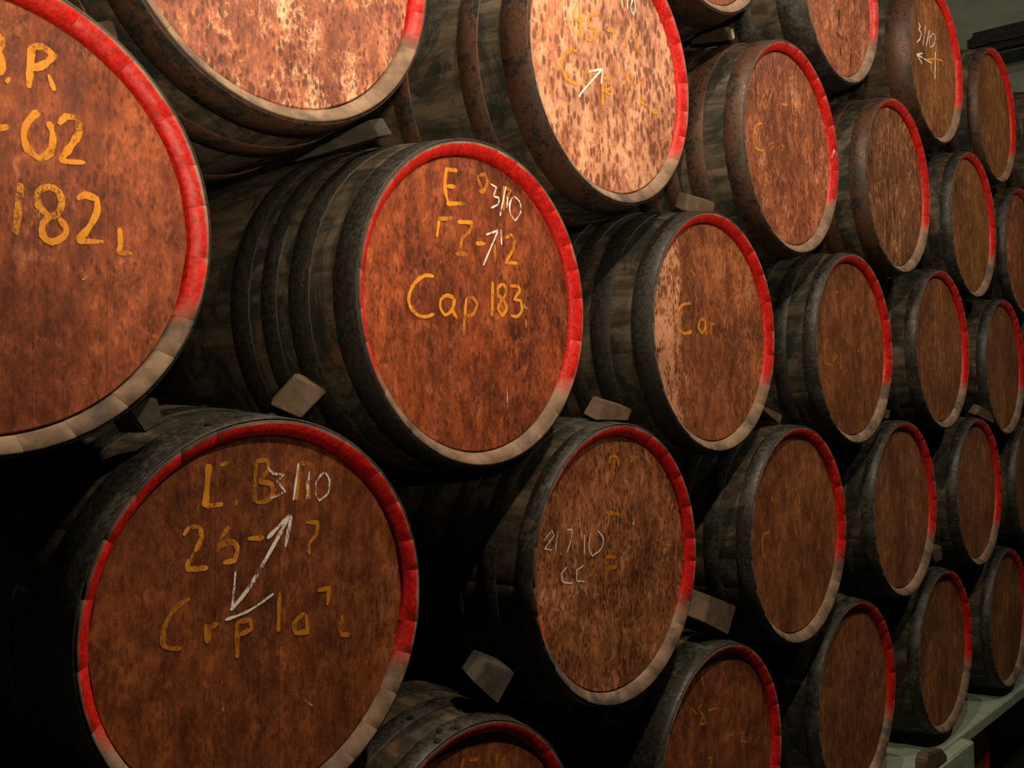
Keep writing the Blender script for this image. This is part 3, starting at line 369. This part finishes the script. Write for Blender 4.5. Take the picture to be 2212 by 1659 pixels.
RB = {'H': 0.4137, 'L': 0.3971, 'R': 0.4153, 'W': 0.425, 'X': 0.4242, 'D': 0.3945, 'G': 0.3957, 'K': 0.3971, 'Q': 0.3939, 'V': 0.4024, 'A': 0.3917, 'C': 0.4027, 'F': 0.4102, 'J': 0.3989, 'P': 0.4067, 'U': 0.3926, 'BB': 0.4058, 'E': 0.425, 'I': 0.4224, 'O': 0.4129, 'T': 0.4042, 'Z': 0.409, 'M': 0.425, 'NN': 0.4176, 'S': 0.4225, 'Y': 0.409, 'AA': 0.425, 'AB': 0.4033, 'AD': 0.4139, 'AE': 0.425, 'A0': 0.425}
BL = [
 # key, style, hoops, hoop material, seams, rivets, label
 ('A', 'head_red', 'low', 'hoop', [-.2, -.07, .075, .19, .26], 0, 'reddish brown barrel at the left edge with large painted 182 and bright red rim'),
 ('BB', 'head_mottled', 'three', 'hoop_rust', [-.22, -.11, .0, .085, .16, .245], 0, 'barrel with blotchy cream and brown head, cut by the top edge'),
 ('C', 'head_rust', 'std', 'hoop', [-.18, -.04, .14, .2], 0, 'orange brown barrel painted Cap 183 with chalk 3/10 and an arrow'),
 ('D', 'head_rust2', 'wide', 'hoop_grey', [-.2, -.105, .03, .16, .25], 3, 'large dark brown barrel at lower left with a two-headed chalk arrow'),
 ('E', 'head_pale', 'three', 'hoop_rust', [-.17, -.02, .1, .21], 0, 'pale speckled barrel painted 45 and Cap with a white chalk arrow'),
 ('F', 'head_half', 'std', 'hoop', [-.19, -.05, .07, .2], 0, 'barrel painted Ca whose head is worn pale along its left side'),
 ('G', 'head_mid2', 'low', 'hoop_grey', [-.22, -.07, .055, .17], 0, 'brown barrel with thin chalk date 7.10 and letters CC'),
 ('H', 'head_brown', 'low', 'hoop_grey', [-.15, .02, .17], 4, 'barrel at the bottom edge of which only the riveted top and red rim arc show'),
 ('I', 'head_mid', 'std', 'hoop_rust', [-.24, -.09, .06, .225], 0, 'reddish barrel painted 66-02 and Cap beside the pale speckled one'),
 ('J', 'head_brown2', 'low', 'hoop_grey', [-.19, -.07, .09, .2], 0, 'dark brown barrel with faint Cap 191 right of the barrel painted Ca'),
 ('K', 'head_brown2', 'low', 'hoop_grey', [-.12, .05, .2], 0, 'plain brown barrel with black smudges on its right rim, right of the chalk CC barrel'),
 ('L', 'head_brown', 'wide', 'hoop_grey', [-.17, -.02, .1, .19], 1, 'dark barrel at the bottom with ochre 28, under the brown smudged-rim barrel'),
 ('M', 'head_brown2', 'wide', 'hoop_rust', None, 0, 'barrel showing only its head bottom at the top edge, beside the pale speckled one'),
 ('NN', 'head_mid', 'wide', 'hoop_grey', [-.14, .02, .15], 0, 'barrel with cracked brown head at the top edge under a grey dusty hoop'),
 ('O', 'head_stripe', 'std', 'hoop_rust', [-.22, -.12, .0, .09, .2], 0, 'barrel with dark and orange vertical streaks, right of the barrel painted 66-02'),
 ('P', 'head_dull', 'low', 'hoop_grey', None, 0, 'dull brown barrel right of the barrel with faint Cap 191'),
 ('Q', 'head_dull', 'low', 'hoop_grey', None, 0, 'plain dull brown barrel, next right after the one with black rim smudges'),
 ('R', 'head_dull', 'low', 'hoop_grey', None, 1, 'plain brown barrel of the lowest row, cut off by the bottom edge at right'),
 ('S', 'head_olive', 'wide', 'hoop_rust', None, 0, 'high barrel at right with chalk 3/10 and a left-pointing arrow'),
 ('T', 'head_olive', 'low', 'hoop_grey', None, 0, 'olive brown barrel directly below the one with the left-pointing chalk arrow'),
 ('U', 'head_dull', 'low', 'hoop_grey', None, 0, 'barrel near the right edge at mid height, half hidden by the picture edge'),
 ('V', 'head_dull', 'low', 'hoop_grey', [-.1, .06, .235], 0, 'narrow looking barrel near the right edge with a peaked wooden chock on top'),
 ('W', 'head_dull', 'low', 'hoop_grey', None, 0, 'lowest row barrel at right standing fully above the green grey plinth'),
 ('X', 'head_dull', 'low', 'hoop_grey', None, 0, 'last lowest row barrel in view, touching the plinth at the right edge'),
 ('Y', 'head_olive', 'low', 'hoop_rust', None, 0, 'yellowish brown barrel of the top row just under the black beam'),
 ('Z', 'head_mid', 'low', 'hoop_grey', None, 0, 'barrel cut by the right edge below the yellowish brown barrel'),
 ('AA', 'head_olive', 'low', 'hoop_rust', None, 0, 'sliver of the farthest top row barrel at the right edge below the beam'),
 ('AB', 'head_dull', 'low', 'hoop_grey', None, 0, 'sliver of barrel body at the right edge, right of the peaked chock'),
 ('AD', 'head_dull', 'low', 'hoop_grey', None, 0, 'barrel beyond the right edge in the middle row'),
 ('AE', 'head_dull', 'low', 'hoop_grey', None, 0, 'barrel beyond the right edge in the lowest row'),
 ('A0', 'head_brown', 'low', 'hoop', None, 0, 'supporting barrel below the picture at the left end of the lowest row'),
]
M['head_rust2'] = head_mat('brown_orange_oak', (.250, .070, .019), (.38, .15, .065), (.11, .028, .009), .6, .82, .5)
M['head_mid2'] = head_mat('brown_flecked_oak', (.34, .12, .045), (.60, .28, .145), (.12, .04, .015), .54, .72, .9, size=.26)
M['head_brown2'] = head_mat('plain_brown_oak', (.27, .09, .030), (.42, .18, .08), (.13, .042, .014), .6, .84, .5)
for i, (k, st, hp, hm, sm, rv, lb) in enumerate(BL):
    make_barrel(k, POS[k], RB[k], st, lb, hp, hm, sm, 100+i*7, rv)

# ---------------------------------------------------------------- wooden chocks wedged between the barrels
def prism(name, pts, y0, y1, mat, label, bend=.0, rise=0., group='wooden chocks between the barrels', taper=1., bev=.003):
    """pts: x,z outline of the end-grain face (absolute)"""
    cx = sum(p[0] for p in pts)/len(pts); cz = sum(p[1] for p in pts)/len(pts)
    bm = bmesh.new()
    a = [bm.verts.new((p[0]-cx, 0, p[1]-cz)) for p in pts]
    b = [bm.verts.new(((p[0]-cx)*taper+bend, y1-y0, (p[1]-cz)*taper+rise)) for p in pts]
    n = len(pts)
    bm.faces.new(a); bm.faces.new(b[::-1])
    for i in range(n): bm.faces.new((a[i], b[i], b[(i+1) % n], a[(i+1) % n]))
    bmesh.ops.recalc_face_normals(bm, faces=bm.faces)
    bmesh.ops.bevel(bm, geom=list(bm.edges), offset=bev, segments=2, affect='EDGES')
    o = obj(name, bm, mat); o.location = (cx, y0, cz+OFF); tag(o, label, 'chock' if 'chock' in name else 'block', group)
    return o
CH = [
 ([(1.066, 1.086), (1.121, 1.139), (1.201, 1.115), (1.137, 1.06)], 0.08, 0.13, 0.04, 0.014, 'square wooden chock on the big lower left barrel, left of the gap under Cap 183'),
 ([(2.065, 1.052), (2.113, 1.102), (2.234, 1.081), (2.214, 1.05)], 0.06, 0.12, 0.02, 0.018, 'wooden chock wedged above the chalk CC barrel'),
 ([(2.496, 1.674), (2.523, 1.727), (2.674, 1.729), (2.662, 1.693)], 0.045, 0.095, 0.02, 0.024, 'pinkish wooden chock on top of the barrel painted Ca'),
 ([(2.561, 0.446), (2.603, 0.52), (2.76, 0.465), (2.706, 0.383)], 0.035, 0.095, -0.01, 0.016, 'tilted wooden chock standing on the dark barrel painted 28'),
 ([(2.936, 1.091), (2.985, 1.091), (3.106, 1.065), (3.084, 1.032)], 0.04, 0.1, 0.01, 0.018, 'small wooden chock on the brown barrel with black rim smudges'),
 ([(1.596, 0.461), (1.639, 0.499), (1.74, 0.453), (1.678, 0.393)], 0.06, 0.12, 0.02, 0.018, 'dark chock in deep shadow above the bottom edge barrel'),  # darker wood puts this chock's shadow into its colour
 ([(5.132, 1.065), (5.233, 1.107), (5.443, 1.067), (5.432, 1.017)], 0.006, 0.046, 0.0, 0.014, 'peaked wooden chock at the right edge between two rows'),
]
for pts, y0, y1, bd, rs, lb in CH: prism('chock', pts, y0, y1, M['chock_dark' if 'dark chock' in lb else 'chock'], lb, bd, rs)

# ---------------------------------------------------------------- the cellar
def box(name, lo, hi, mat, bev=0., parent=None, segs=3):
    bm = bmesh.new(); bmesh.ops.create_cube(bm, size=1)
    c = [(lo[i]+hi[i])/2 for i in range(3)]
    for v in bm.verts: v.co = Vector([v.co[i]*(hi[i]-lo[i]) for i in range(3)])
    if bev: bmesh.ops.bevel(bm, geom=list(bm.edges), offset=bev, segments=segs, affect='EDGES')
    o = obj(name, bm, mat, parent); o.location = (c[0], c[1], c[2]+OFF)
    return o
def struct(o): o['kind'] = 'structure'; return o
PT = -.425
struct(box('floor', (-3, -4.5, -OFF-.1), (8.2, 1.7, -OFF), M['floor']))
struct(box('wall_back', (-3, 1.5, -OFF), (8.2, 1.7, 4.6), M['wall_dark']))
struct(box('wall_right', (8.0, -4.5, -OFF), (8.2, 1.5, 4.6), M['wall']))
struct(box('ceiling', (-3, -4.5, 4.6), (8.2, 1.7, 4.7), M['wall_dark']))
struct(box('trim_1', (-3, .0, PT-.055), (8.0, 1.5, PT), M['plinth'], .004))
for i, x in enumerate((-2.0, 1.0, 6.9)): struct(box('trim_%d' % (i+3), (x, .12, -OFF), (x+.5, 1.4, PT-.055), M['plinth'], .01))

def wedge(a, b, th, mat, label):
    """a: top edge, b: bottom edge of the long left face (x, y, z), th: thickness vector"""
    pts = [Vector(p) for p in a+b]; c = sum(pts, Vector())/len(pts)
    bm = bmesh.new()
    for p in pts:
        bm.verts.new(p-c); bm.verts.new(p+Vector(th)-c)
    bmesh.ops.convex_hull(bm, input=list(bm.verts))
    bmesh.ops.dissolve_limit(bm, angle_limit=.12, verts=list(bm.verts), edges=list(bm.edges))
    bmesh.ops.bevel(bm, geom=list(bm.edges), offset=.002, segments=2, affect='EDGES')
    o = obj('chock', bm, mat); o.location = (c.x, c.y, c.z+OFF); tag(o, label, 'chock', 'wooden chocks between the barrels'); return o
wedge([(1.340, .12, 1.702), (1.402, .33, 1.718), (1.395, .48, 1.692)], [(1.368, .12, 1.672), (1.398, .30, 1.678), (1.396, .46, 1.684)], (.04, .0, .014), M['chock_dark'], 'long dark wedge lying on top of the barrel painted Cap 183')
wedge([(2.843, .10, 2.352), (3.02, .34, 2.432)], [(2.873, .10, 2.316), (3.03, .34, 2.410)], (.035, 0, .012), M['chock'], 'grey wedge under the small head at the top edge, above the barrel painted 66-02')
prism('chock', [(.731, 1.722), (.763, 1.738), (.776, 1.706), (.750, 1.698)], .10, .17, M['chock'], 'grey and rusty chock on top of the barrel painted 182', .0, .02)
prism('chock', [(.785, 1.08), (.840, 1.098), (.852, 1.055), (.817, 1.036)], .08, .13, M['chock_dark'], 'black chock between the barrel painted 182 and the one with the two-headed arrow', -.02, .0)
prism('chock', [(4.588, .446), (4.733, .452), (4.735, .390), (4.640, .385)], .05, .11, M['chock'], 'small chock on the lowest row barrel above the plinth', .02, .012)
prism('chock', [(4.025, 1.087), (4.122, 1.085), (4.100, 1.048), (4.02, 1.050)], .05, .11, M['chock'], 'tiny orange-brown chock behind the dull barrel beside faint Cap 191', .02, .012)
lb_ = box('beam', (7.45, -1.6, 3.70), (7.6, .70, 3.86), M['beam'], .04)
tag(lb_, 'black timber beam with rounded end below the ceiling at top right', 'beam')
# plinth block that juts out, and the small block in front of it
struct(box('trim_2', (3.9, -.065, -OFF), (4.765, -.003, PT-.002), M['plinth'], .006))
o = prism('wooden_block', [(4.15, -.426), (4.15, -.36), (4.18, -.337), (4.35, -.36), (4.41, -.40), (4.41, -.426)], -.06, -.014, M['chock'], 'rounded brown block lying on the green grey plinth at the bottom edge', bev=.006, group=None)

make_barrel('AF', (5.35, .10, -OFF+.262-OFF*0), .41, 'head_brown', 'small cask in the dark on the floor below the plinth at the bottom right corner', 'low', 'hoop', None, 991, 0, None, .62, 'small casks under the plinth')

o = prism('white_fleck', [(2.868, 2.352), (2.874, 2.350), (2.884, 2.330), (2.882, 2.320), (2.872, 2.332)], .085, .092, M['rimwhite'], 'tiny white fleck on the end of the grey wedge at the top', bev=.001, group=None)  # tiny white piece at the wedge's front end
o['category'] = 'scrap'
